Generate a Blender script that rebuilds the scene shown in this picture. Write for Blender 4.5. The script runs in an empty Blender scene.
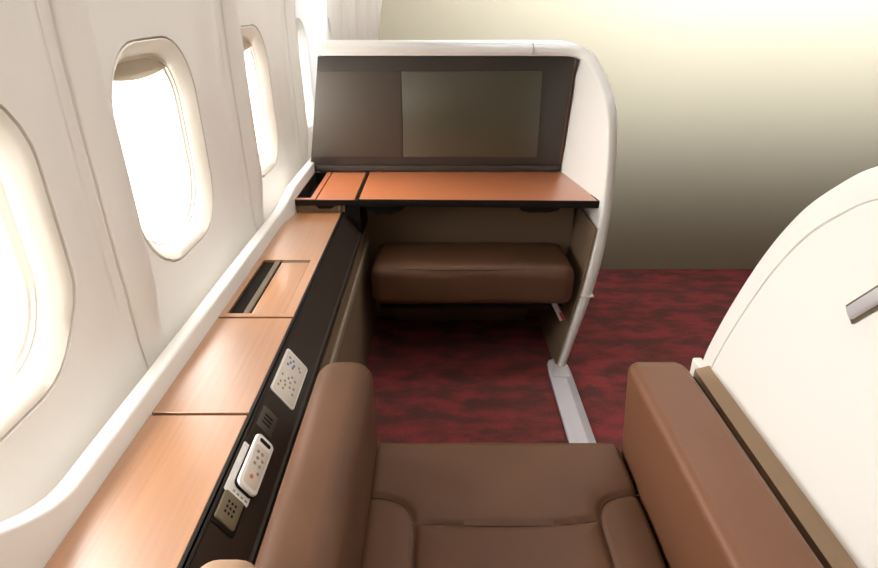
import bpy, bmesh, math
from mathutils import Vector, Matrix

scene = bpy.context.scene
COL = scene.collection
R = math.radians

# ------------------------------------------------------------------ camera
cam_d = bpy.data.cameras.new('camera')
cam_d.sensor_width = 36.0
cam_d.lens = 36.0 * 600 / 878
cam_d.clip_start = 0.02
cam = bpy.data.objects.new('camera', cam_d)
cam.location = (0, 0, 1.35)
cam.rotation_euler = (R(90 - 25.3), 0, 0)
COL.objects.link(cam)
scene.camera = cam

# ------------------------------------------------------------------ exposure and world (bright daylight outside the cabin)
vs = scene.view_settings
vs.view_transform = 'Standard'
vs.look = 'None'
vs.gamma = 1.0
vs.use_curve_mapping = False
vs.exposure = 0.0
scene.cycles.max_bounces = 10
scene.cycles.diffuse_bounces = 5
scene.cycles.transparent_max_bounces = 8
scene.cycles.sample_clamp_indirect = 6.0
world = bpy.data.worlds.new('daylight')
scene.world = world
world.use_nodes = True
bg = world.node_tree.nodes['Background']
bg.inputs[0].default_value = (1.0, 0.98, 0.95, 1)
bg.inputs[1].default_value = 5.0

# ------------------------------------------------------------------ lights
def area_light(name, loc, rot, sx, sy, power, color, spread=180):
    d = bpy.data.lights.new(name, 'AREA')
    d.shape = 'RECTANGLE'
    d.size, d.size_y = sx, sy
    d.energy = power
    d.color = color
    d.spread = R(spread)
    o = bpy.data.objects.new(name, d)
    o.location = loc
    o.rotation_euler = rot
    COL.objects.link(o)
    return o

def spot_light(name, loc, target, power, color, angle, blend, radius):
    d = bpy.data.lights.new(name, 'SPOT')
    d.energy = power
    d.color = color
    d.spot_size = R(angle)
    d.spot_blend = blend
    d.shadow_soft_size = radius
    o = bpy.data.objects.new(name, d)
    o.location = loc
    o.rotation_euler = (Vector(target) - Vector(loc)).to_track_quat('-Z', 'Y').to_euler()
    COL.objects.link(o)
    return o

CRESTS = [-1.24, -0.45, 0.335, 1.12, 1.955, 2.73, 3.51, 4.29, 5.07, 5.85, 6.63, 7.41, 8.19]   # wall ribs between the windows
WINDOWS = [-0.83, -0.04, 0.745, 1.495, 2.275, 3.06, 3.84, 4.62, 5.40, 6.18, 6.96, 7.74]         # window centres along the cabin
WIN_Z = 1.013
for wy in WINDOWS:
    area_light('window_daylight', (-1.02, wy, 1.12), (0, R(-78), 0), 0.62, 0.5, 11.5, (1.0, 0.98, 0.95), 130)
# unseen overhead fill light added above the suite
area_light('cabin_fill', (0.50, 0.75, 2.12), (0, 0, 0), 0.6, 1.3, 5.5, (1.0, 0.93, 0.84), 120)
# unseen fill strip added under the ceiling to brighten the window wall
area_light('sidewall_fill', (-0.26, 0.9, 2.06), (0, R(24), 0), 0.06, 4.2, 7.2, (1.0, 0.98, 0.95), 86)
area_light('forward_sidewall_fill', (-0.26, 5.6, 2.06), (0, R(24), 0), 0.06, 4.8, 18, (1.0, 0.96, 0.90), 86)  # extra fill added to lift the sidewall beyond the backdrop
# unseen spots added to shape the bright-to-dark fade on the backdrop wall
for k in range(9):
    wx = 0.30 + 0.33 * k
    spot_light('backdrop_fade_fill', (wx, 2.05, 2.12), (wx, 3.05, 2.12 - math.tan(R(14))), 100, (0.82, 0.90, 1.0), 104, 0.45, 0.05)

# ------------------------------------------------------------------ materials
def lin(c):
    return tuple(((v / 255) / 12.92 if v / 255 <= 0.04045 else ((v / 255 + 0.055) / 1.055) ** 2.4) for v in c) + (1.0,)

def principled(name, color, rough=0.5, metal=0.0, coat=0.0, coat_rough=0.1, spec=0.5):
    m = bpy.data.materials.new(name)
    m.use_nodes = True
    b = m.node_tree.nodes['Principled BSDF']
    b.inputs['Base Color'].default_value = lin(color)
    b.inputs['Roughness'].default_value = rough
    b.inputs['Metallic'].default_value = metal
    b.inputs['Coat Weight'].default_value = coat
    b.inputs['Coat Roughness'].default_value = coat_rough
    b.inputs['Specular IOR Level'].default_value = spec
    return m

def N(m, t, **kw):
    n = m.node_tree.nodes.new(t)
    for k, v in kw.items():
        setattr(n, k, v)
    return n

def add_bump(m, scale=300, strength=0.15, dist=0.002, stretch=(1, 1, 1), detail=3):
    t = m.node_tree
    co = N(m, 'ShaderNodeTexCoord')
    mp = N(m, 'ShaderNodeMapping')
    mp.inputs['Scale'].default_value = stretch
    no = N(m, 'ShaderNodeTexNoise')
    no.inputs['Scale'].default_value = scale
    no.inputs['Detail'].default_value = detail
    bu = N(m, 'ShaderNodeBump')
    bu.inputs['Strength'].default_value = strength
    bu.inputs['Distance'].default_value = dist
    t.links.new(co.outputs['Object'], mp.inputs['Vector'])
    t.links.new(mp.outputs['Vector'], no.inputs['Vector'])
    t.links.new(no.outputs['Fac'], bu.inputs['Height'])
    t.links.new(bu.outputs['Normal'], t.nodes['Principled BSDF'].inputs['Normal'])
    return m

def add_mottle(m, c1, c2, scale=4, stretch=(1, 1, 1), detail=4, lo=0.35, hi=0.65):
    t = m.node_tree
    co = N(m, 'ShaderNodeTexCoord')
    mp = N(m, 'ShaderNodeMapping')
    mp.inputs['Scale'].default_value = stretch
    no = N(m, 'ShaderNodeTexNoise')
    no.inputs['Scale'].default_value = scale
    no.inputs['Detail'].default_value = detail
    cr = N(m, 'ShaderNodeValToRGB')
    cr.color_ramp.elements[0].position = lo
    cr.color_ramp.elements[1].position = hi
    cr.color_ramp.elements[0].color = lin(c1)
    cr.color_ramp.elements[1].color = lin(c2)
    t.links.new(co.outputs['Object'], mp.inputs['Vector'])
    t.links.new(mp.outputs['Vector'], no.inputs['Vector'])
    t.links.new(no.outputs['Fac'], cr.inputs['Fac'])
    t.links.new(cr.outputs['Color'], t.nodes['Principled BSDF'].inputs['Base Color'])
    return m

def wood(name, c1, c2, stretch, rough=0.36):
    m = principled(name, c1, rough, coat=1.0, coat_rough=0.36)
    m.node_tree.nodes['Principled BSDF'].inputs['Coat IOR'].default_value = 2.5
    add_mottle(m, c1, c2, 9, stretch, 6, 0.3, 0.7)
    return m

M = {}
M['shell'] = add_bump(principled('white_shell', (228, 225, 219), 0.42, coat=0.1, coat_rough=0.3), 700, 0.03)
M['sidewall'] = add_bump(principled('sidewall_laminate', (238, 233, 226), 0.6), 420, 0.12, 0.0015)
M['window_frame'] = principled('window_frame_plastic', (240, 234, 222), 0.5)
M['shade'] = principled('shade_plastic', (205, 190, 165), 0.6)
M['ceiling'] = principled('ceiling_panel', (225, 220, 212), 0.8)
M['partition'] = add_bump(principled('partition_fabric', (136, 126, 106), 0.9, spec=0.2), 500, 0.08)
M['absorber_panel'] = principled('dark_absorber', (58, 50, 44), 0.8)  # dark colour for the unseen panel that soaks up bounced light
M['wood_y'] = wood('cherry_wood_lengthwise', (154, 97, 46), (174, 114, 60), (14, 0.35, 14))  # same wood as the table; base darkened under the window glare
M['wood_x'] = wood('cherry_wood_crosswise', (182, 98, 44), (194, 110, 56), (0.35, 9, 9))  # same wood as the console; base lifted to offset the table's darker reflection
M['black'] = principled('black_edge_trim', (26, 20, 16), 0.45, spec=0.25)
M['fascia'] = principled('dark_fascia', (46, 35, 27), 0.5, spec=0.3)
M['dark_line'] = principled('dark_recess', (28, 23, 19), 0.85, spec=0.15)
M['bronze'] = principled('bronze_grey_trim', (112, 98, 82), 0.45, metal=0.3)
M['khaki'] = add_bump(principled('khaki_lining', (122, 100, 78), 0.8, spec=0.3), 500, 0.1)
M['khaki_rail'] = principled('khaki_rail', (132, 118, 98), 0.5)
M['sill'] = principled('sill_trim', (152, 126, 98), 0.6)
M['leather'] = add_bump(add_mottle(principled('brown_leather', (91, 63, 46), 0.47, spec=0.2), (88, 61, 44), (95, 66, 48), 6), 260, 0.16, 0.0012)
M['leather_lit'] = add_bump(principled('lit_brown_leather', (110, 73, 51), 0.42, spec=0.35), 260, 0.14, 0.0012)  # lit copy of the seat leather for the brighter right armrest
M['thread'] = principled('seam_thread', (70, 45, 31), 0.7)
M['beige'] = principled('beige_shell', (168, 138, 110), 0.5)
M['bezel'] = principled('monitor_bezel', (50, 43, 37), 0.4)
M['bezel_side'] = add_bump(principled('monitor_side_panel', (70, 61, 51), 0.5), 500, 0.05)
M['brown_strip'] = principled('brown_edge', (96, 62, 40), 0.4)
M['screen'] = principled('screen_glass', (66, 62, 47), 0.34, coat=0.3, coat_rough=0.3)
M['metal'] = principled('brushed_metal', (196, 192, 190), 0.32, metal=0.9)
M['polished'] = principled('polished_handle', (226, 222, 224), 0.4, metal=0.6)
M['rail'] = principled('rail_cover_grey', (200, 196, 202), 0.42)
M['key_panel'] = principled('keypad_face', (214, 204, 190), 0.45)
M['white_plastic'] = principled('white_plastic', (236, 232, 226), 0.4)
M['key_grey'] = principled('key_grey', (150, 141, 132), 0.5)
M['key_blue'] = principled('key_blue', (120, 125, 190), 0.5)
M['key_red'] = principled('key_red', (205, 110, 90), 0.5)
M['socket'] = principled('olive_socket', (112, 100, 78), 0.5)
M['red_tag'] = principled('red_tag', (150, 40, 35), 0.5)

m = principled('patterned_carpet', (70, 22, 24), 0.97, spec=0.1)
add_mottle(m, (104, 64, 60), (150, 68, 69), 9, (0.8, 1.5, 1), 4, 0.40, 0.62)
t = m.node_tree
ramp = [n for n in t.nodes if n.type == 'VALTORGB'][0]
co = N(m, 'ShaderNodeTexCoord')
fine = N(m, 'ShaderNodeTexNoise'); fine.inputs['Scale'].default_value = 160; fine.inputs['Detail'].default_value = 2
mx = N(m, 'ShaderNodeMix', data_type='RGBA', blend_type='MULTIPLY')
mx.inputs['Factor'].default_value = 0.6
t.links.new(co.outputs['Object'], fine.inputs['Vector'])
t.links.new(ramp.outputs['Color'], mx.inputs[6])
t.links.new(fine.outputs['Fac'], mx.inputs[7])
t.links.new(mx.outputs[2], t.nodes['Principled BSDF'].inputs['Base Color'])
bu = N(m, 'ShaderNodeBump'); bu.inputs['Strength'].default_value = 0.5; bu.inputs['Distance'].default_value = 0.004
t.links.new(fine.outputs['Fac'], bu.inputs['Height'])
t.links.new(bu.outputs['Normal'], t.nodes['Principled BSDF'].inputs['Normal'])
M['carpet'] = m

m = bpy.data.materials.new('window_pane')
m.use_nodes = True
t = m.node_tree
t.nodes.clear()
out = N(m, 'ShaderNodeOutputMaterial'); tr = N(m, 'ShaderNodeBsdfTransparent'); gl = N(m, 'ShaderNodeBsdfGlossy'); mi = N(m, 'ShaderNodeMixShader')
gl.inputs['Roughness'].default_value = 0.05
mi.inputs[0].default_value = 0.05
t.links.new(tr.outputs[0], mi.inputs[1]); t.links.new(gl.outputs[0], mi.inputs[2]); t.links.new(mi.outputs[0], out.inputs[0])
M['pane'] = m

# ------------------------------------------------------------------ helpers
def world_loc(o):
    v = Vector((0, 0, 0))
    while o is not None:
        v += Vector(o.location)
        o = o.parent
    return v

def link_mesh(name, bm, mat, parent=None, sharp=35, at=None):
    """ONE mesh object from a bmesh in world coordinates."""
    bmesh.ops.remove_doubles(bm, verts=bm.verts[:], dist=1e-6)
    bmesh.ops.recalc_face_normals(bm, faces=bm.faces[:])
    off = world_loc(parent) if parent else Vector((0, 0, 0))
    if at is not None:
        off = off + Vector(at) if parent is None else off
    for v in bm.verts:
        v.co -= off
    me = bpy.data.meshes.new(name)
    bm.to_mesh(me)
    bm.free()
    for p in me.polygons:
        p.use_smooth = True
    me.set_sharp_from_angle(angle=R(sharp))
    me.materials.append(M[mat])
    o = bpy.data.objects.new(name, me)
    COL.objects.link(o)
    if parent:
        o.parent = parent
    elif at is not None:
        o.location = at
    return o

def thing(name, label, cat, loc, group=None):
    o = bpy.data.objects.new(name, None)
    o.empty_display_size = 0.05
    o.location = loc
    o['label'] = label
    o['category'] = cat
    if group:
        o['group'] = group
    COL.objects.link(o)
    return o

def structure(o):
    o['kind'] = 'structure'
    return o

def add_faces(bm, verts, faces):
    vs_ = [bm.verts.new(v) for v in verts]
    for f in faces:
        try:
            bm.faces.new([vs_[i] for i in f])
        except ValueError:
            pass

def rbox(bm, x0, x1, y0, y1, z0, z1, r=0.0, seg=3, mat4=None):
    t_ = bmesh.new()
    bmesh.ops.create_cube(t_, size=1.0)
    for v in t_.verts:
        v.co = Vector(((x0 + x1) / 2 + v.co.x * (x1 - x0), (y0 + y1) / 2 + v.co.y * (y1 - y0), (z0 + z1) / 2 + v.co.z * (z1 - z0)))
    if r > 0:
        bmesh.ops.bevel(t_, geom=t_.edges[:], offset=r, segments=seg, profile=0.5, affect='EDGES')
    merge(bm, t_, mat4)
    return bm

def merge(bm, t_, mat4=None):
    mp = {}
    for v in t_.verts:
        mp[v] = bm.verts.new(mat4 @ v.co if mat4 else v.co)
    for f in t_.faces:
        bm.faces.new([mp[v] for v in f.verts])
    t_.free()

def B(*a, **k):
    return rbox(bmesh.new(), *a, **k)

def loft(bm, sections, closed=True, caps=True):
    n = len(sections[0])
    rows = [[bm.verts.new(p) for p in s] for s in sections]
    for a, b in zip(rows, rows[1:]):
        for i in range(n if closed else n - 1):
            j = (i + 1) % n
            bm.faces.new((a[i], a[j], b[j], b[i]))
    if caps:
        bm.faces.new(rows[0])
        bm.faces.new(list(reversed(rows[-1])))
    return bm

def catmull(pts, per=8):
    P = [Vector(p) for p in pts]
    out_ = []
    for i in range(len(P) - 1):
        p0 = P[max(i - 1, 0)]; p1 = P[i]; p2 = P[i + 1]; p3 = P[min(i + 2, len(P) - 1)]
        for k in range(per):
            s = k / per
            out_.append(0.5 * ((2 * p1) + (-p0 + p2) * s + (2 * p0 - 5 * p1 + 4 * p2 - p3) * s * s + (-p0 + 3 * p1 - 3 * p2 + p3) * s ** 3))
    out_.append(P[-1])
    return out_

def tube(bm, pts, r, n=10):
    pts = [Vector(p) for p in pts]
    secs = []
    for i, p in enumerate(pts):
        d = (pts[min(i + 1, len(pts) - 1)] - pts[max(i - 1, 0)]).normalized()
        a = d.orthogonal().normalized() if not secs else (a - d * a.dot(d)).normalized()
        b = d.cross(a)
        secs.append([p + r * (math.cos(2 * math.pi * k / n) * a + math.sin(2 * math.pi * k / n) * b) for k in range(n)])
    return loft(bm, secs)

def prism(bm, poly, lo, hi, axis='X', r=0.0, seg=2):
    """poly: 2D points in the plane normal to axis (X: y,z; Y: x,z; Z: x,y)."""
    def p3(p, h):
        return {'X': (h, p[0], p[1]), 'Y': (p[0], h, p[1]), 'Z': (p[0], p[1], h)}[axis]
    t_ = bmesh.new()
    a = [t_.verts.new(p3(p, lo)) for p in poly]
    b = [t_.verts.new(p3(p, hi)) for p in poly]
    n = len(poly)
    t_.faces.new(a)
    t_.faces.new(list(reversed(b)))
    for i in range(n):
        t_.faces.new((a[i], b[i], b[(i + 1) % n], a[(i + 1) % n]))
    if r > 0:
        es = [e for e in t_.edges if (e.verts[0] in a) == (e.verts[1] in a)]
        bmesh.ops.bevel(t_, geom=es, offset=r, segments=seg, profile=0.5, affect='EDGES')
    merge(bm, t_)
    return bm

def rrect(w, h, r, n=8):
    pts = []
    for cx, cy, a0 in ((w - r, h - r, 0), (-w + r, h - r, 90), (-w + r, -h + r, 180), (w - r, -h + r, 270)):
        for k in range(n + 1):
            a = R(a0 + 90 * k / n)
            pts.append((cx + r * math.cos(a), cy + r * math.sin(a)))
    return pts

def smooth(e0, e1, x):
    s = max(0.0, min(1.0, (x - e0) / (e1 - e0)))
    return s * s * (3 - 2 * s)

# ------------------------------------------------------------------ the setting
o = structure(link_mesh('floor', B(-0.8, 3.1, -1.3, 8.1, -0.05, 0.0), 'carpet'))

# curved cabin sidewall: one bay per window, a shallow rib at each joint
PROFILE = [(0.0, -0.56), (0.4, -0.60), (0.62, -0.622), (0.8, -0.660), (1.0, -0.670), (1.2, -0.672), (1.4, -0.668), (1.6, -0.64), (1.8, -0.57), (1.98, -0.46), (2.12, -0.30), (2.2, -0.1)]
def wall_x(z):
    for (z0, x0), (z1, x1) in zip(PROFILE, PROFILE[1:]):
        if z <= z1:
            s = (z - z0) / (z1 - z0)
            i = PROFILE.index((z0, x0))
            xm = PROFILE[max(i - 1, 0)]; xp = PROFILE[min(i + 2, len(PROFILE) - 1)]
            m0 = (x1 - xm[1]) / max(z1 - xm[0], 1e-6) * (z1 - z0)
            m1 = (xp[1] - x0) / max(xp[0] - z0, 1e-6) * (z1 - z0)
            return (2 * s ** 3 - 3 * s * s + 1) * x0 + (s ** 3 - 2 * s * s + s) * m0 + (-2 * s ** 3 + 3 * s * s) * x1 + (s ** 3 - s * s) * m1
    return PROFILE[-1][1]

def surf(y, z, depth=0.0):
    """cabin-side X of the wall; each rib climbs slowly and falls away fast behind its crest"""
    amp = 0.024 + 0.053 * smooth(0.62, 0.85, z) * (1 - smooth(1.45, 1.8, z))
    rib = 0.0
    for c in CRESTS:
        a, b = c - y, y - c
        if a >= 0:
            rib = max(rib, 0.42 * (1 - smooth(0.08, 0.195, a)) + 0.58 * (1 - smooth(0.0, 0.085, a)))
        else:
            rib = max(rib, 1 - smooth(0.0, 0.093, b))
    return wall_x(z) + amp * rib - depth

FW, FH, FR = 0.235, 0.260, 0.165   # seam round the window bezel
wall = bmesh.new()
Z0, Z1 = 0.02, 2.2
for n_bay, wy in enumerate(WINDOWS):
    LO, HI = CRESTS[n_bay] - 0.055 - wy, CRESTS[n_bay + 1] - 0.055 - wy
    inner = rrect(FW, FH, FR, 8)
    # outer border points along the same rays, corners included
    angs = [math.atan2(q[1], q[0]) for q in inner]
    def border(a):
        c, s = math.cos(a), math.sin(a)
        best = 1e9
        if c > 1e-9: best = min(best, HI / c)
        if c < -1e-9: best = min(best, LO / c)
        if s > 1e-9: best = min(best, (Z1 - WIN_Z) / s)
        if s < -1e-9: best = min(best, (Z0 - WIN_Z) / s)
        return (c * best, s * best)
    bord = [border(a) for a in angs]
    n = len(inner)
    extra = []                     # exact corner positions: snap the nearest border point
    for cx in (LO, HI):
        for cz in (Z0 - WIN_Z, Z1 - WIN_Z):
            k = min(range(n), key=lambda i: (bord[i][0] - cx) ** 2 + (bord[i][1] - cz) ** 2)
            bord[k] = (cx, cz)
    rings = []
    steps = 30
    for i in range(steps + 1):
        s = i / steps
        rings.append([(surf(wy + q[0] + (b[0] - q[0]) * s, WIN_Z + q[1] + (b[1] - q[1]) * s), wy + q[0] + (b[0] - q[0]) * s, WIN_Z + q[1] + (b[1] - q[1]) * s) for q, b in zip(inner, bord)])
    # joint edge turned outwards
    rings.append([(p[0] - 0.012, p[1] + (-0.0035 if b[0] >= HI - 1e-6 else 0.0035 if b[0] <= LO + 1e-6 else 0), p[2]) for p, b in zip(rings[-1], bord)])
    rings[-2] = [(p[0], p[1] + (-0.003 if b[0] >= HI - 1e-6 else 0.003 if b[0] <= LO + 1e-6 else 0), p[2]) for p, b in zip(rings[-2], bord)]
    rings.insert(0, [(p[0] - 0.012, p[1], p[2]) for p in rings[0]])
    loft(wall, rings, True, False)
# backing behind the joints
for cy_ in CRESTS[1:]:
    zs = [Z0 + (Z1 - Z0) * k / 24 for k in range(25)]
    loft(wall, [[(surf(cy_ - 0.055, z) - 0.010, cy_ - 0.075, z), (surf(cy_ - 0.055, z) - 0.010, cy_ - 0.035, z)] for z in zs], False, False)
wl = structure(link_mesh('wall_left', wall, 'sidewall', sharp=40))

for i, wy in enumerate(WINDOWS):
    f = bmesh.new()
    def ring(off, depth, r):
        return [(surf(wy + q[0], WIN_Z + q[1]) - depth, wy + q[0], WIN_Z + q[1]) for q in rrect(FW - off, FH - off, r, 8)]
    loft(f, [ring(0.000, 0.012, FR), ring(0.0045, 0.012, FR - 0.003), ring(0.0052, 0.001, FR - 0.004), ring(0.008, 0.000, FR - 0.008),
             ring(0.020, 0.008, FR - 0.018), ring(0.034, 0.024, FR - 0.026), ring(0.038, 0.030, FR - 0.028), ring(0.039, 0.033, FR - 0.03),
             ring(0.042, 0.034, FR - 0.03), ring(0.044, 0.040, FR - 0.034), ring(0.049, 0.042, FR - 0.036), ring(0.052, 0.052, FR - 0.04), ring(0.053, 0.070, FR - 0.04)], True, False)
    w = structure(link_mesh('window_%d' % (i + 1), f, 'window_frame', sharp=50))
    g = bmesh.new()
    loft(g, [[(wall_x(WIN_Z) - d, wy + q[0], WIN_Z + q[1]) for q in rrect(FW - 0.0535, FH - 0.0535, FR - 0.04, 8)] for d in (0.058, 0.062)])
    link_mesh('pane', g, 'pane', w)
    s = bmesh.new()
    top = WIN_Z + FH - 0.045
    secs = []
    for k in range(13):
        u = -1 + 2 * k / 12
        zb = top - 0.046 + 0.018 * u * u
        zt = top - 0.002 - 0.07 * max(0, abs(u) - 0.45) ** 1.6
        zt = max(zt, zb + 0.006)
        y = wy + u * (FW - 0.06)
        xx = wall_x(WIN_Z + 0.2)
        secs.append([(xx - 0.046, y, zt), (xx - 0.036, y, zb + 0.006), (xx - 0.034, y, zb), (xx - 0.046, y, zb), (xx - 0.054, y, zt)])
    loft(s, secs)
    link_mesh('shade', s, 'shade', w, sharp=50)

structure(link_mesh('ceiling', B(-0.75, 3.1, -1.3, 8.1, 2.2, 2.25), 'ceiling'))
structure(link_mesh('wall_right', B(3.0, 3.05, -1.3, 8.1, 0, 2.2), 'partition'))
structure(link_mesh('wall_back', B(-0.75, 3.1, -1.35, -1.3, 0, 2.2), 'ceiling'))
structure(link_mesh('wall_far', B(-0.75, 3.1, 8.08, 8.13, 0, 2.2), 'ceiling'))
structure(link_mesh('backdrop_wall', prism(bmesh.new(), [(-0.34, 0.0), (3.0, 0.0), (3.0, 1.5), (-0.23, 1.5), (-0.262, 1.35), (-0.30, 1.1)], 3.05, 3.06, 'Y'), 'partition'))  # wall added to carry the light-to-dark fade of the backdrop
structure(link_mesh('bounce_absorber', prism(bmesh.new(), [(-0.23, 1.5), (3.0, 1.5), (3.0, 2.2), (-0.05, 2.2)], 3.045, 3.095, 'Y'), 'absorber_panel'))  # dark panel added out of view to cut bounce from the wall above

# ------------------------------------------------------------------ side console along the windows
CON = thing('side_console', 'long wood-topped side console under the cabin windows with a black sloped control fascia', 'console', (-0.44, 0.9, 0.0))
ZC = 0.64
link_mesh('cabinet_body', B(-0.555, -0.352, -0.6, 2.12, 0.02, 0.632), 'dark_line', CON)
def holed_plate(xs, ys, solid, z0, z1):
    bm = bmesh.new()
    for i in range(len(xs) - 1):
        for j in range(len(ys) - 1):
            if solid(i, j):
                t_ = bmesh.new()
                rbox(t_, xs[i], xs[i + 1], ys[j], ys[j + 1], z0, z1)
                merge(bm, t_)
    bmesh.ops.remove_doubles(bm, verts=bm.verts[:], dist=1e-6)
    seen = {}
    for fc in bm.faces[:]:
        key = tuple(sorted(v.index for v in fc.verts))
    bm.verts.index_update()
    for fc in bm.faces[:]:
        seen.setdefault(tuple(sorted(v.index for v in fc.verts)), []).append(fc)
    kill = [fc for l in seen.values() if len(l) > 1 for fc in l]
    bmesh.ops.delete(bm, geom=kill, context='FACES')
    return bm
link_mesh('top_panel', B(-0.548, -0.3625, -0.6, 0.921, 0.633, ZC, r=0.001, seg=1), 'wood_y', CON)
link_mesh('top_panel', B(-0.548, -0.3625, 0.929, 1.304, 0.633, ZC, r=0.001, seg=1), 'wood_y', CON)
link_mesh('top_panel', holed_plate([-0.548, -0.531, -0.495, -0.476, -0.388, -0.3625], [1.312, 1.330, 1.672, 2.122],
                                   lambda i, j: not (j == 1 and i in (1, 2, 3)), 0.626, ZC), 'wood_y', CON)
cub = bmesh.new()     # open cubby slot with real walls
rbox(cub, -0.533, -0.5305, 1.328, 1.674, 0.570, 0.632)
rbox(cub, -0.4955, -0.4935, 1.328, 1.674, 0.570, 0.632)
link_mesh('cubby_slot', cub, 'dark_line', CON)
link_mesh('slot_trim', B(-0.494, -0.4775, 1.331, 1.671, 0.6325, 0.6385, r=0.002), 'bronze', CON)
lid = link_mesh('flip_lid', B(-0.473, -0.390, 1.334, 1.660, 0.6325, 0.6368, r=0.0015), 'wood_y', CON)
link_mesh('lid_edge', B(-0.473, -0.390, 1.662, 1.671, 0.6325, 0.6375, r=0.001), 'bronze', lid)

# white raised rim between console and sidewall
def rim_top(y):
    return 0.684 + 0.046 * smooth(1.98, 2.16, y) + 0.15 * (1 - smooth(0.36, 0.70, y))
rim = bmesh.new()
secs = []
for k in range(121):
    y = -0.6 + 3.3 * k / 120
    zt = rim_top(y)
    xf = -0.548 + 0.02 * smooth(1.96, 2.14, y)
    secs.append([(xf, y, 0.60), (xf - 0.001, y, zt - 0.006), (xf - 0.003, y, zt - 0.002), (xf - 0.007, y, zt), (xf - 0.030, y, zt + 0.001), (xf - 0.034, y, zt - 0.003), (xf - 0.035, y, 0.60)])
loft(rim, secs)
link_mesh('rim', rim, 'shell', CON, sharp=60)

# sloped fascia
FA = Vector((-0.350, 0, 0.636)); FD = Vector((0.052, 0, -0.076)).normalized(); FN = Vector((0.076, 0, 0.052)).normalized()
def fas(y, v, h=0.0):
    p = FA + FD * v + FN * h
    return Vector((p.x, y, p.z))
FM = Matrix(((0, FD.x, FN.x, FA.x), (1, 0, 0, 0), (0, FD.z, FN.z, FA.z), (0, 0, 0, 1)))   # local (along, down, out)
fa = bmesh.new()
prof = [(-0.3555, 0.6415), (-0.3515, 0.6415), (-0.3485, 0.6385)] + [(fas(0, v).x, fas(0, v).z) for v in (0.003, 0.084)] + [(-0.2965, 0.560), (-0.291, 0.559), (-0.289, 0.553), (-0.289, 0.540), (-0.3555, 0.540)]
loft(fa, [[(x, y, z) for x, z in prof] for y in (-0.6, 2.125)])
link_mesh('fascia', fa, 'fascia', CON, sharp=25)
link_mesh('edge_strip', B(-0.3620, -0.3495, -0.6, 2.122, 0.6330, 0.6415, r=0.001, seg=1), 'black', CON)
link_mesh('side_panel', prism(bmesh.new(), [(-0.352, 0.0), (-0.296, 0.0), (-0.291, 0.53), (-0.352, 0.53)], -0.3, 2.58, 'Y'), 'khaki', CON)
link_mesh('kick_rail', prism(bmesh.new(), [(-0.295, 0.445), (-0.284, 0.448), (-0.284, 0.474), (-0.295, 0.478)], -0.3, 2.3, 'Y', r=0.002), 'khaki_rail', CON)

def fbox(bm, y0, y1, v0, v1, h0, h1, r=0.001, seg=2):
    return rbox(bm, y0, y1, v0, v1, h0, h1, r, seg, FM)
def fplate(bm, yc, vc, hy, hv, rad, h0, h1, rr=0.0012):
    """rounded-corner plate lying on the fascia"""
    ins = [(0, h0), (0, h1 - rr), (rr * 0.3, h1 - rr * 0.3), (rr, h1)]
    loft(bm, [[FM @ Vector((yc + a, vc + b, h)) for a, b in rrect(hy - i, hv - i, max(rad - i, 0.0005), 5)] for i, h in ins])
    return bm

# keypad on the fascia
kp = link_mesh('keypad', fplate(bmesh.new(), 1.099, 0.041, 0.079, 0.036, 0.008, 0.0002, 0.0030), 'white_plastic', CON)
link_mesh('keypad_face', fplate(bmesh.new(), 1.099, 0.041, 0.074, 0.0315, 0.005, 0.0028, 0.0034, 0.0003), 'key_panel', kp)
for a, v in ((1.152, 0.020), (1.152, 0.032), (1.140, 0.026), (1.128, 0.021), (1.140, 0.038), (1.130, 0.036)):
    link_mesh('blue_key', fbox(bmesh.new(), a - 0.0035, a + 0.0035, v - 0.0028, v + 0.0028, 0.003, 0.0046, 0.0006, 1), 'key_blue', kp)
for a, v in ((1.140, 0.058), (1.148, 0.052), (1.086, 0.018), (1.074, 0.030), (1.082, 0.044), (1.098, 0.055), (1.062, 0.020), (1.064, 0.034), (1.068, 0.047), (1.074, 0.058), (1.048, 0.018), (1.050, 0.032), (1.056, 0.060), (1.090, 0.036), (1.102, 0.044)):
    link_mesh('grey_key', fbox(bmesh.new(), a - 0.003, a + 0.003, v - 0.0024, v + 0.0024, 0.003, 0.0046, 0.0006, 1), 'key_grey', kp)
# dark square vent and olive socket module
vt = link_mesh('speaker_grille', fplate(bmesh.new(), 0.938, 0.029, 0.030, 0.021, 0.004, 0.0002, 0.0016), 'bezel_side', CON)
for a in range(3):
    link_mesh('grille_slot', fbox(bmesh.new(), 0.9255 + a * 0.0105, 0.9300 + a * 0.0105, 0.018, 0.040, 0.0014, 0.0022, 0.0003, 1), 'dark_line', vt)
link_mesh('socket_bezel', fplate(bmesh.new(), 0.706, 0.0255, 0.034, 0.0265, 0.005, 0.0002, 0.0025), 'dark_line', CON)
sk = link_mesh('socket_module', fplate(bmesh.new(), 0.708, 0.0245, 0.0285, 0.0215, 0.005, 0.002, 0.0065, 0.002), 'socket', CON)
for a in range(3):
    for b in range(3):
        link_mesh('socket_hole', fbox(bmesh.new(), 0.6965 + a * 0.010, 0.7015 + a * 0.010, 0.0145 + b * 0.0075, 0.0185 + b * 0.0075, 0.0062, 0.0069, 0.0002, 1), 'dark_line', sk)
# cradle of the remote
cr = bmesh.new()
fplate(cr, 0.793, 0.0105, 0.058, 0.0105, 0.003, 0.0002, 0.0035)
fplate(cr, 0.751, 0.0325, 0.013, 0.0225, 0.003, 0.0002, 0.0030)
cradle = link_mesh('remote_cradle', cr, 'white_plastic', CON)
for b in range(4):
    link_mesh('contact', fbox(bmesh.new(), 0.7435, 0.7475, 0.016 + b * 0.0095, 0.022 + b * 0.0095, 0.0027, 0.0036, 0.0003, 1), 'key_grey', cradle)

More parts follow.
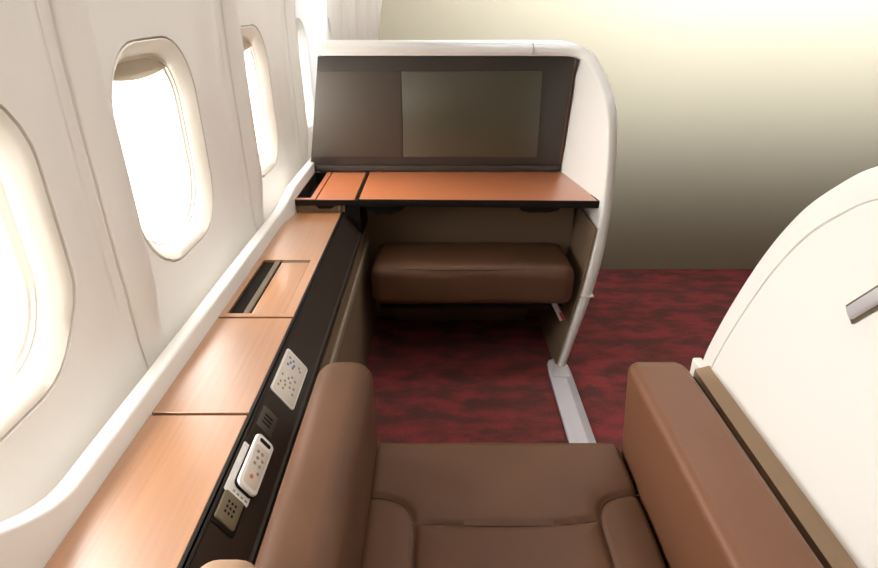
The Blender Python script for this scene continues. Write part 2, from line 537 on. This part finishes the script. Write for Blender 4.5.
rem = thing('remote_control', 'white handset remote with a red button docked on the black console fascia', 'remote control', tuple(fas(0.83, 0.04)))
DY, DV = -0.008, -0.004      # seat of the handset in its cradle
link_mesh('back_shell', fplate(bmesh.new(), 0.826 + DY, 0.0385 + DV, 0.064, 0.0225, 0.011, 0.0036, 0.0100, 0.002), 'dark_line', rem)
link_mesh('front_shell', fplate(bmesh.new(), 0.826 + DY, 0.0385 + DV, 0.064, 0.0225, 0.011, 0.0100, 0.0150, 0.003), 'white_plastic', rem)
link_mesh('key_area', fplate(bmesh.new(), 0.817 + DY, 0.0385 + DV, 0.046, 0.0165, 0.006, 0.0149, 0.0156, 0.0004), 'key_panel', rem)
link_mesh('display', fplate(bmesh.new(), 0.8765 + DY, 0.0385 + DV, 0.0045, 0.0135, 0.003, 0.0149, 0.0158, 0.0004), 'dark_line', rem)
link_mesh('red_button', fplate(bmesh.new(), 0.7905 + DY, 0.036 + DV, 0.0040, 0.0040, 0.0039, 0.0152, 0.0172, 0.0006), 'key_red', rem)
for a, v in ((0.848, 0.030), (0.848, 0.041), (0.834, 0.034), (0.834, 0.046), (0.820, 0.032), (0.820, 0.044), (0.804, 0.046)):
    link_mesh('key', fplate(bmesh.new(), a + DY, v + DV, 0.0034, 0.0032, 0.003, 0.0152, 0.0166, 0.0004), 'key_grey', rem)

# ------------------------------------------------------------------ privacy shell round the front of the suite
DIV = thing('suite_partition', 'white curved suite partition shell that arches over the monitor and foot space', 'partition', (0.1, 2.6, 0.0))
OUT = catmull([(0.513, 0.0, 2.045), (0.548, 0.16, 2.045), (0.584, 0.31, 2.05), (0.610, 0.45, 2.055), (0.625, 0.60, 2.065), (0.630, 0.75, 2.08), (0.629, 0.88, 2.10),
               (0.627, 0.99, 2.145), (0.624, 1.06, 2.23), (0.613, 1.125, 2.36), (0.588, 1.172, 2.46), (0.53, 1.194, 2.503), (0.45, 1.198, 2.512), (0.20, 1.199, 2.512), (-0.05, 1.199, 2.512), (-0.462, 1.199, 2.512)], 8)
secs = []
TH = 0.046
for i, p in enumerate(OUT):
    a, b = OUT[max(i - 1, 0)], OUT[min(i + 1, len(OUT) - 1)]
    d = Vector((b.x - a.x, b.y - a.y)).normalized()
    nx, nz = -d.y, d.x                  # inwards
    yf = p.z
    th = 0.034 + 0.014 * smooth(0.05, 0.5, p.y) - 0.006 * smooth(0.5, 0.7, p.y)
    def q(inn, y):
        return (p.x + nx * inn, y, p.y + nz * inn)
    ex = 0.004 + smooth(0.605, 0.66, p.y) * (1 - smooth(1.08, 1.17, p.y)) * (0.026 + 0.036 * max(0, min(1, (1.12 - p.y) / 0.42)))
    secs.append([q(0, 2.72), q(0, yf + 0.030), q(0.003, yf + 0.013), q(0.010, yf + 0.003), q(0.020, yf), q(th - 0.010, yf), q(th - 0.003, yf + 0.003), q(th, yf + 0.010), q(th + ex, 2.522), q(th + ex, 2.72)])
link_mesh('shell', loft(bmesh.new(), secs), 'shell', DIV, sharp=50)
ringb = bmesh.new()
def at_z(z):
    return min(OUT[:60], key=lambda p: abs(p.y - z))
rp = at_z(0.335)
link_mesh('joint_ring', B(rp.x - 0.046, rp.x + 0.0025, rp.z - 0.003, 2.3, rp.y - 0.004, rp.y + 0.004, r=0.002), 'shell', DIV)
# khaki lining low on the inside of the wing and on the back wall of the foot space
secs = []
for z in [0.0, 0.1, 0.2, 0.3, 0.4, 0.5, 0.6]:
    p = at_z(z)
    xi = p.x - (0.034 + 0.014 * smooth(0.05, 0.5, z)) - 0.004
    secs.append([(xi, 2.062, z), (xi - 0.006, 2.064, z), (xi - 0.006, 2.60, z), (xi, 2.60, z)])
link_mesh('side_lining', loft(bmesh.new(), secs), 'khaki', DIV)
link_mesh('back_lining', prism(bmesh.new(), [(2.50, 0.0), (2.345, 0.40), (2.335, 0.655), (2.60, 0.655), (2.60, 0.0)], -0.350, 0.552, 'X'), 'khaki', DIV)
link_mesh('back_board', prism(bmesh.new(), [(-0.53, 0.60), (0.55, 0.60), (0.555, 1.15), (-0.46, 1.16)], 2.57, 2.60, 'Y'), 'shell', DIV)
link_mesh('top_joint', B(0.367, 0.3685, 2.508, 2.72, 1.158, 1.1985), 'beige', DIV)

# monitor
MON = thing('video_monitor', 'large dark video monitor panel with a glossy greenish screen above the wooden table', 'monitor', (0.0, 2.55, 0.69))
def ypan(z):
    return 2.515 + 0.0 * z
link_mesh('housing', prism(bmesh.new(), [(-0.551, 0.690), (0.518, 0.690), (0.543, 1.150), (-0.479, 1.150)], 2.525, 2.57, 'Y', r=0.002), 'bezel', MON)
link_mesh('side_panel', prism(bmesh.new(), [(-0.538, 0.752), (-0.152, 0.752), (-0.151, 1.094), (-0.486, 1.094)], 2.521, 2.53, 'Y', r=0.001), 'bezel_side', MON)
link_mesh('screen', prism(bmesh.new(), [(-0.150, 0.752), (0.412, 0.752), (0.412, 1.094), (-0.149, 1.094)], 2.5195, 2.53, 'Y', r=0.0006), 'screen', MON)
link_mesh('edge_strip', prism(bmesh.new(), [(0.510, 0.720), (0.517, 0.720), (0.541, 1.14), (0.537, 1.14)], 2.522, 2.53, 'Y'), 'brown_strip', MON)
link_mesh('base_strip', B(-0.55, 0.515, 2.512, 2.526, 0.692, 0.716, r=0.002), 'bezel', MON)

# table under the monitor
TAB = thing('wooden_table', 'wide reddish wooden table top with black edging below the dark monitor', 'table', (0.14, 2.3, 0.66))
link_mesh('table_top', prism(bmesh.new(), [(-0.294, 2.124), (0.578, 2.104), (0.538, 2.512), (-0.294, 2.512)], 0.676, 0.690, 'Z', r=0.001), 'wood_x', TAB)
eb = bmesh.new()
prism(eb, [(-0.297, 2.118), (0.584, 2.098), (0.542, 2.513), (0.5392, 2.513), (0.5795, 2.1025), (-0.297, 2.1225)], 0.664, 0.6912, 'Z', r=0.001)
rbox(eb, -0.297, 0.545, 2.125, 2.51, 0.667, 0.6755)
link_mesh('edge_band', eb, 'black', TAB)
link_mesh('latch', prism(bmesh.new(), [(0.29, 0.664), (0.452, 0.664), (0.44, 0.648), (0.405, 0.640), (0.33, 0.640), (0.302, 0.648)], 2.118, 2.19, 'Y', r=0.002), 'black', TAB)
link_mesh('bracket', prism(bmesh.new(), [(-0.275, 0.664), (-0.11, 0.664), (-0.135, 0.640), (-0.18, 0.620), (-0.24, 0.620), (-0.275, 0.640)], 2.15, 2.33, 'Y', r=0.004), 'dark_line', TAB)

UNIT = thing('side_cabinet', 'small wooden cabinet with open dark slot in the corner left of the table', 'cabinet', (-0.41, 2.3, 0.56))
ub = bmesh.new()
rbox(ub, -0.530, -0.350, 2.13, 2.512, 0.580, 0.640)
rbox(ub, -0.530, -0.3005, 2.13, 2.142, 0.640, 0.668)
rbox(ub, -0.4725, -0.3005, 2.142, 2.512, 0.640, 0.668)
link_mesh('cabinet_body', ub, 'khaki', UNIT)
link_mesh('counter_top', holed_plate([-0.530, -0.527, -0.474, -0.456], [2.124, 2.142, 2.505], lambda i, j: not (j == 1 and i == 1), 0.668, 0.690), 'wood_x', UNIT)
sl = B(-0.527, -0.472, 2.1425, 2.505, 0.6395, 0.643)
rbox(sl, -0.527, -0.5235, 2.1425, 2.505, 0.643, 0.6895)
rbox(sl, -0.5235, -0.4745, 2.502, 2.505, 0.643, 0.6895)
link_mesh('slot_lining', sl, 'dark_line', UNIT)
link_mesh('dark_filler', B(-0.3495, -0.292, 2.1265, 2.33, 0.535, 0.6635, r=0.003), 'dark_line', UNIT)  # dark filler added to hide a bright gap beside the console end
link_mesh('slide_panel', B(-0.4505, -0.3105, 2.124, 2.505, 0.672, 0.6895, r=0.001, seg=1), 'wood_x', UNIT)
link_mesh('edge_band', B(-0.528, -0.3005, 2.118, 2.1235, 0.667, 0.688, r=0.001, seg=1), 'black', UNIT)
link_mesh('gap_strip', B(-0.3095, -0.2985, 2.124, 2.505, 0.664, 0.683), 'black', UNIT)
link_mesh('handle', prism(bmesh.new(), [(-0.455, 0.667), (-0.385, 0.667), (-0.398, 0.655), (-0.442, 0.655)], 2.118, 2.13, 'Y', r=0.002), 'dark_line', UNIT)
link_mesh('end_cap', B(-0.372, -0.362, 2.118, 2.13, 0.645, 0.668, r=0.003), 'khaki_rail', UNIT)

# ------------------------------------------------------------------ footrest bench
OTT = thing('ottoman', 'brown leather ottoman bench in the foot space under the table', 'ottoman', (0.11, 2.3, 0.0))
def cushion(bm, x0, x1, y0, y1, z0, z1, r_top, dome, grooves, nx=70, ny=50, r_side=None):
    rows = []
    for j in range(ny + 1):
        vv = j / ny
        vv = 0.5 - 0.5 * math.cos(math.pi * vv) if False else vv
        row = []
        for i in range(nx + 1):
            # denser near the border
            u = i / nx * 2 - 1; v = vv * 2 - 1
            u = math.copysign(1 - (1 - abs(u)) ** 1.5, u); v = math.copysign(1 - (1 - abs(v)) ** 1.5, v)
            x = (x0 + x1) / 2 + u * (x1 - x0) / 2; y = (y0 + y1) / 2 + v * (y1 - y0) / 2
            e = [x - x0, x1 - x, y - y0, y1 - y]
            drop = 0.0
            ax = max(0, 0.020 - min(e[0], e[1])) / 0.020 * r_top; ay = max(0, r_top - min(e[2], e[3]))
            d = min(math.hypot(ax, ay), r_top)
            drop = r_top - math.sqrt(max(r_top * r_top - d * d, 0))
            z = z1 + dome * (1 - u * u) * (1 - v * v) - drop - grooves(x, y)
            row.append((x, y, z))
        rows.append(row)
    vr = [[bm.verts.new(p) for p in row] for row in rows]
    for j in range(ny):
        for i in range(nx):
            bm.faces.new((vr[j][i], vr[j][i + 1], vr[j + 1][i + 1], vr[j + 1][i]))
    loop = [vr[0][i] for i in range(nx + 1)] + [vr[j][nx] for j in range(1, ny + 1)] + [vr[ny][i] for i in range(nx - 1, -1, -1)] + [vr[j][0] for j in range(ny - 1, 0, -1)]
    low = [bm.verts.new((v.co.x, v.co.y, z0)) for v in loop]
    n = len(loop)
    for k in range(n):
        bm.faces.new((loop[k], low[k], low[(k + 1) % n], loop[(k + 1) % n]))
    bm.faces.new(low)
    return bm
oc = bmesh.new()
rbox(oc, -0.258, 0.512, 2.03, 2.325, 0.292, 0.452, 0.042, 6)
bmesh.ops.subdivide_edges(oc, edges=[e for e in oc.edges if e.calc_length() > 0.15], cuts=12, use_grid_fill=True)
for v in oc.verts:
    if v.co.z > 0.40:
        u = (v.co.x - 0.11) / 0.37; w_ = (v.co.y - 2.178) / 0.148
        v.co.z += 0.012 * max(0, 1 - u * u) * max(0, 1 - w_ * w_) + 0.002 * math.sin(v.co.x * 31 + v.co.y * 17)
    if v.co.y < 2.05:
        v.co.y += 0.002 * math.sin(v.co.x * 40) + 0.0015 * math.sin(v.co.z * 60 + v.co.x * 15)
link_mesh('cushion', oc, 'leather', OTT, sharp=60)
link_mesh('piping', tube(bmesh.new(), catmull([(-0.225, 2.052, 0.443), (0.0, 2.041, 0.4435), (0.2, 2.041, 0.4435), (0.475, 2.053, 0.443)], 6), 0.0022, 6), 'thread', OTT)
link_mesh('base', B(-0.23, 0.48, 2.07, 2.33, 0.262, 0.294, r=0.01), 'dark_line', OTT)
link_mesh('support', prism(bmesh.new(), [(2.25, 0.27), (2.34, 0.27), (2.495, 0.0), (2.46, 0.0)], -0.2, 0.4, 'X'), 'khaki', OTT)
link_mesh('bracket', prism(bmesh.new(), [(0.425, 0.31), (0.447, 0.31), (0.492, 0.228), (0.470, 0.222)], 2.045, 2.062, 'Y', r=0.003), 'metal', OTT)
link_mesh('tag', prism(bmesh.new(), [(0.462, 0.262), (0.470, 0.264), (0.486, 0.234), (0.478, 0.230)], 2.0435, 2.0445, 'Y'), 'red_tag', OTT)

# ------------------------------------------------------------------ floor rail cover
RAIL = thing('floor_rail_cover', 'pale grey rail cover strip on the carpet from the partition foot to the seat', 'rail cover', (0.475, 1.7, 0.0))
rc = bmesh.new()
poly = [(0.434, 0.9), (0.528, 0.9), (0.524, 2.0), (0.522, 2.06), (0.512, 2.095), (0.495, 2.107), (0.470, 2.107), (0.450, 2.095), (0.440, 2.07), (0.436, 2.0)]
prism(rc, poly, 0.0, 0.016, 'Z', r=0.006, seg=3)
link_mesh('cover', rc, 'rail', RAIL)
link_mesh('track_groove', B(0.466, 0.498, 0.92, 1.96, 0.0155, 0.0165), 'rail', RAIL)
link_mesh('end_plate', prism(bmesh.new(), [(0.446, 1.97), (0.516, 1.97), (0.512, 2.03), (0.45, 2.03)], 0.0158, 0.0185, 'Z', r=0.001), 'rail', RAIL)

# ------------------------------------------------------------------ seat
SEAT = thing('airline_seat', 'wide brown leather airline seat with padded armrests facing the monitor', 'seat', (0.127, 0.6, 0.0))
SEAM = [catmull([(-0.142, 0.885), (-0.105, 0.882), (-0.068, 0.862), (-0.049, 0.82), (-0.045, 0.74), (-0.045, 0.45)], 10),
        catmull([(0.396, 0.892), (0.355, 0.888), (0.320, 0.868), (0.303, 0.828), (0.300, 0.74), (0.300, 0.45)], 10),
        catmull([(-0.049, 0.818), (0.06, 0.812), (0.20, 0.812), (0.303, 0.826)], 10)]
def seam_dist(x, y):
    best = 9.0
    for s in SEAM:
        for a, b in zip(s, s[1:]):
            dx, dy = b.x - a.x, b.y - a.y
            L = dx * dx + dy * dy
            tt = max(0, min(1, ((x - a.x) * dx + (y - a.y) * dy) / L)) if L else 0
            d = (x - a.x - tt * dx) ** 2 + (y - a.y - tt * dy) ** 2
            if d < best:
                best = d
    return math.sqrt(best)
def seat_groove(x, y):
    d = seam_dist(x, y)
    return 0.008 * math.exp(-(d / 0.0055) ** 2) + 0.005 * math.exp(-(d / 0.022) ** 2) + 0.0012 * math.sin(x * 23 + y * 11) * math.sin(y * 29 - x * 7)
link_mesh('seat_cushion', cushion(bmesh.new(), -0.146, 0.3985, 0.42, 1.062, 0.33, 0.478, 0.045, 0.006, seat_groove, 150, 150), 'leather', SEAT, sharp=60)
for s in SEAM:
    pts = [(p.x, p.y, 0.478 + 0.006 * (1 - ((p.x - 0.126) / 0.272) ** 2) * (1 - ((p.y - 0.741) / 0.321) ** 2) - 0.0115) for p in s]
    link_mesh('seam', tube(bmesh.new(), pts, 0.0014, 6), 'thread', SEAT)

def arm(x0, x1, y1, ztop, r, lean=0.0, mat='leather', name='armrest'):
    """padded arm: rounded-rectangle profile drawn along Y, closed by a rounded nose"""
    secs = []
    nose = [0.0, 0.004, 0.012, 0.024, 0.040]
    w, h = (x1 - x0) / 2, 0.26
    cx = (x0 + x1) / 2
    for k, s in enumerate(nose):
        ins = r * (1 - math.sqrt(max(0, 1 - (1 - s / 0.040) ** 2))) * 0.9
        y = y1 - s
        secs.append([(cx + a + (lean * (1 if a < 0 else 0)) * max(0, (h - b) / (2 * h)), y, ztop - h + b) for a, b in rrect(w - ins, h - ins, r, 6)])
    for s in (0.2, 0.5, 0.8, 1.1):
        y = y1 - 0.04 - s
        bul = 0.004 * math.sin(math.pi * min(1, s))
        secs.append([(cx + a * (1 + bul * 3) + (lean * (1 if a < 0 else 0)) * max(0, (h - b) / (2 * h)), y, ztop - h + b + (bul if b > 0 else 0)) for a, b in rrect(w, h, r, 6)])
    return link_mesh(name, loft(bmesh.new(), secs), mat, SEAT, sharp=60)
arm(-0.250, -0.134, 1.062, 0.686, 0.040)
arm(0.383, 0.506, 1.055, 0.686, 0.022, 0.035, 'leather_lit')
link_mesh('base', B(-0.13, 0.38, 0.10, 0.98, 0.0, 0.33, r=0.01), 'dark_line', SEAT)
bk = bmesh.new()
rbox(bk, -0.13, 0.378, 0.0, 0.14, 0.0, 0.72, 0.05, 5)
bmesh.ops.transform(bk, matrix=Matrix.Translation((0, 0.30, 0.42)) @ Matrix.Rotation(R(32), 4, 'X'), verts=bk.verts[:])
link_mesh('backrest', bk, 'leather', SEAT, sharp=60)
link_mesh('side_shell', B(-0.286, -0.205, -0.1, 0.505, 0.56, 0.768, r=0.03, seg=6), 'beige', SEAT, sharp=60)

# ------------------------------------------------------------------ suite door on the aisle side
DOOR = thing('suite_door', 'white curved suite door with a chrome pull handle on the aisle side of the seat', 'door', (0.59, 0.3, 0.0))
edge = catmull([(1.105, 0.0), (1.112, 0.30), (1.105, 0.60), (1.068, 0.743), (0.985, 0.923), (0.908, 1.042), (0.836, 1.112), (0.765, 1.160), (0.66, 1.195), (0.50, 1.215), (0.2, 1.22), (-0.6, 1.22)], 8)
poly = [(p.x, p.y) for p in edge] + [(-0.6, 0.0)]
def inset(poly, d):
    out_ = []
    n = len(poly)
    for i in range(n):
        a = Vector(poly[i - 1]); b = Vector(poly[i]); c = Vector(poly[(i + 1) % n])
        t1 = (b - a).normalized(); t2 = (c - b).normalized()
        n1 = Vector((-t1.y, t1.x)); n2 = Vector((-t2.y, t2.x))
        k = (n1 + n2)
        k = k / max(k.dot(n1), 0.3)
        out_.append(b + k * d)
    return out_
XI, XO = 0.562, 0.612
def dring(x, d):
    return [(x, q[0], q[1]) for q in inset(poly, d)]
link_mesh('panel', loft(bmesh.new(), [dring(XO, 0.05), dring(XO, 0.012), dring(XO - 0.004, 0.003), dring(XO - 0.014, 0.0), dring(XI + 0.016, 0.0), dring(XI + 0.005, 0.003), dring(XI + 0.001, 0.010),
                                      dring(XI, 0.020), dring(XI, 0.046), dring(XI + 0.005, 0.047), dring(XI + 0.005, 0.050), dring(XI - 0.001, 0.051), dring(XI - 0.001, 0.08)]), 'shell', DOOR, sharp=30)
link_mesh('sill', prism(bmesh.new(), [(0.533, 0.30), (0.562, 0.30), (0.562, 0.664), (0.533, 0.655)], -0.5, 1.056, 'Y', r=0.002), 'sill', DOOR)
link_mesh('front_post', B(0.546, 0.566, 1.060, 1.102, 0.0, 0.655, r=0.004, seg=3), 'shell', DOOR)
link_mesh('dark_gap_fill', B(0.511, 0.533, -0.5, 1.05, 0.30, 0.640), 'black', DOOR)  # black box added so the gap beside the armrest looks dark
HD = Vector((0, 0.692 - 0.735, 1.016 - 0.964)).normalized()
HS = Vector((0, HD.z, -HD.y))
HM = Matrix(((0, 0, -1, XI), (HD.y, HS.y, 0, 0.7195), (HD.z, HS.z, 0, 0.964), (0, 0, 0, 1)))   # local (along, across, into cabin)
hb = bmesh.new()
rbox(hb, -0.002, 0.154, -0.0135, 0.0145, -0.0005, 0.005, 0.0015, 2, HM)
hp = link_mesh('handle', hb, 'bronze', DOOR)
hb = bmesh.new()
rbox(hb, 0.003, 0.149, -0.0095, 0.0095, 0.003, 0.011, 0.004, 4, HM)
link_mesh('lever', hb, 'polished', hp)
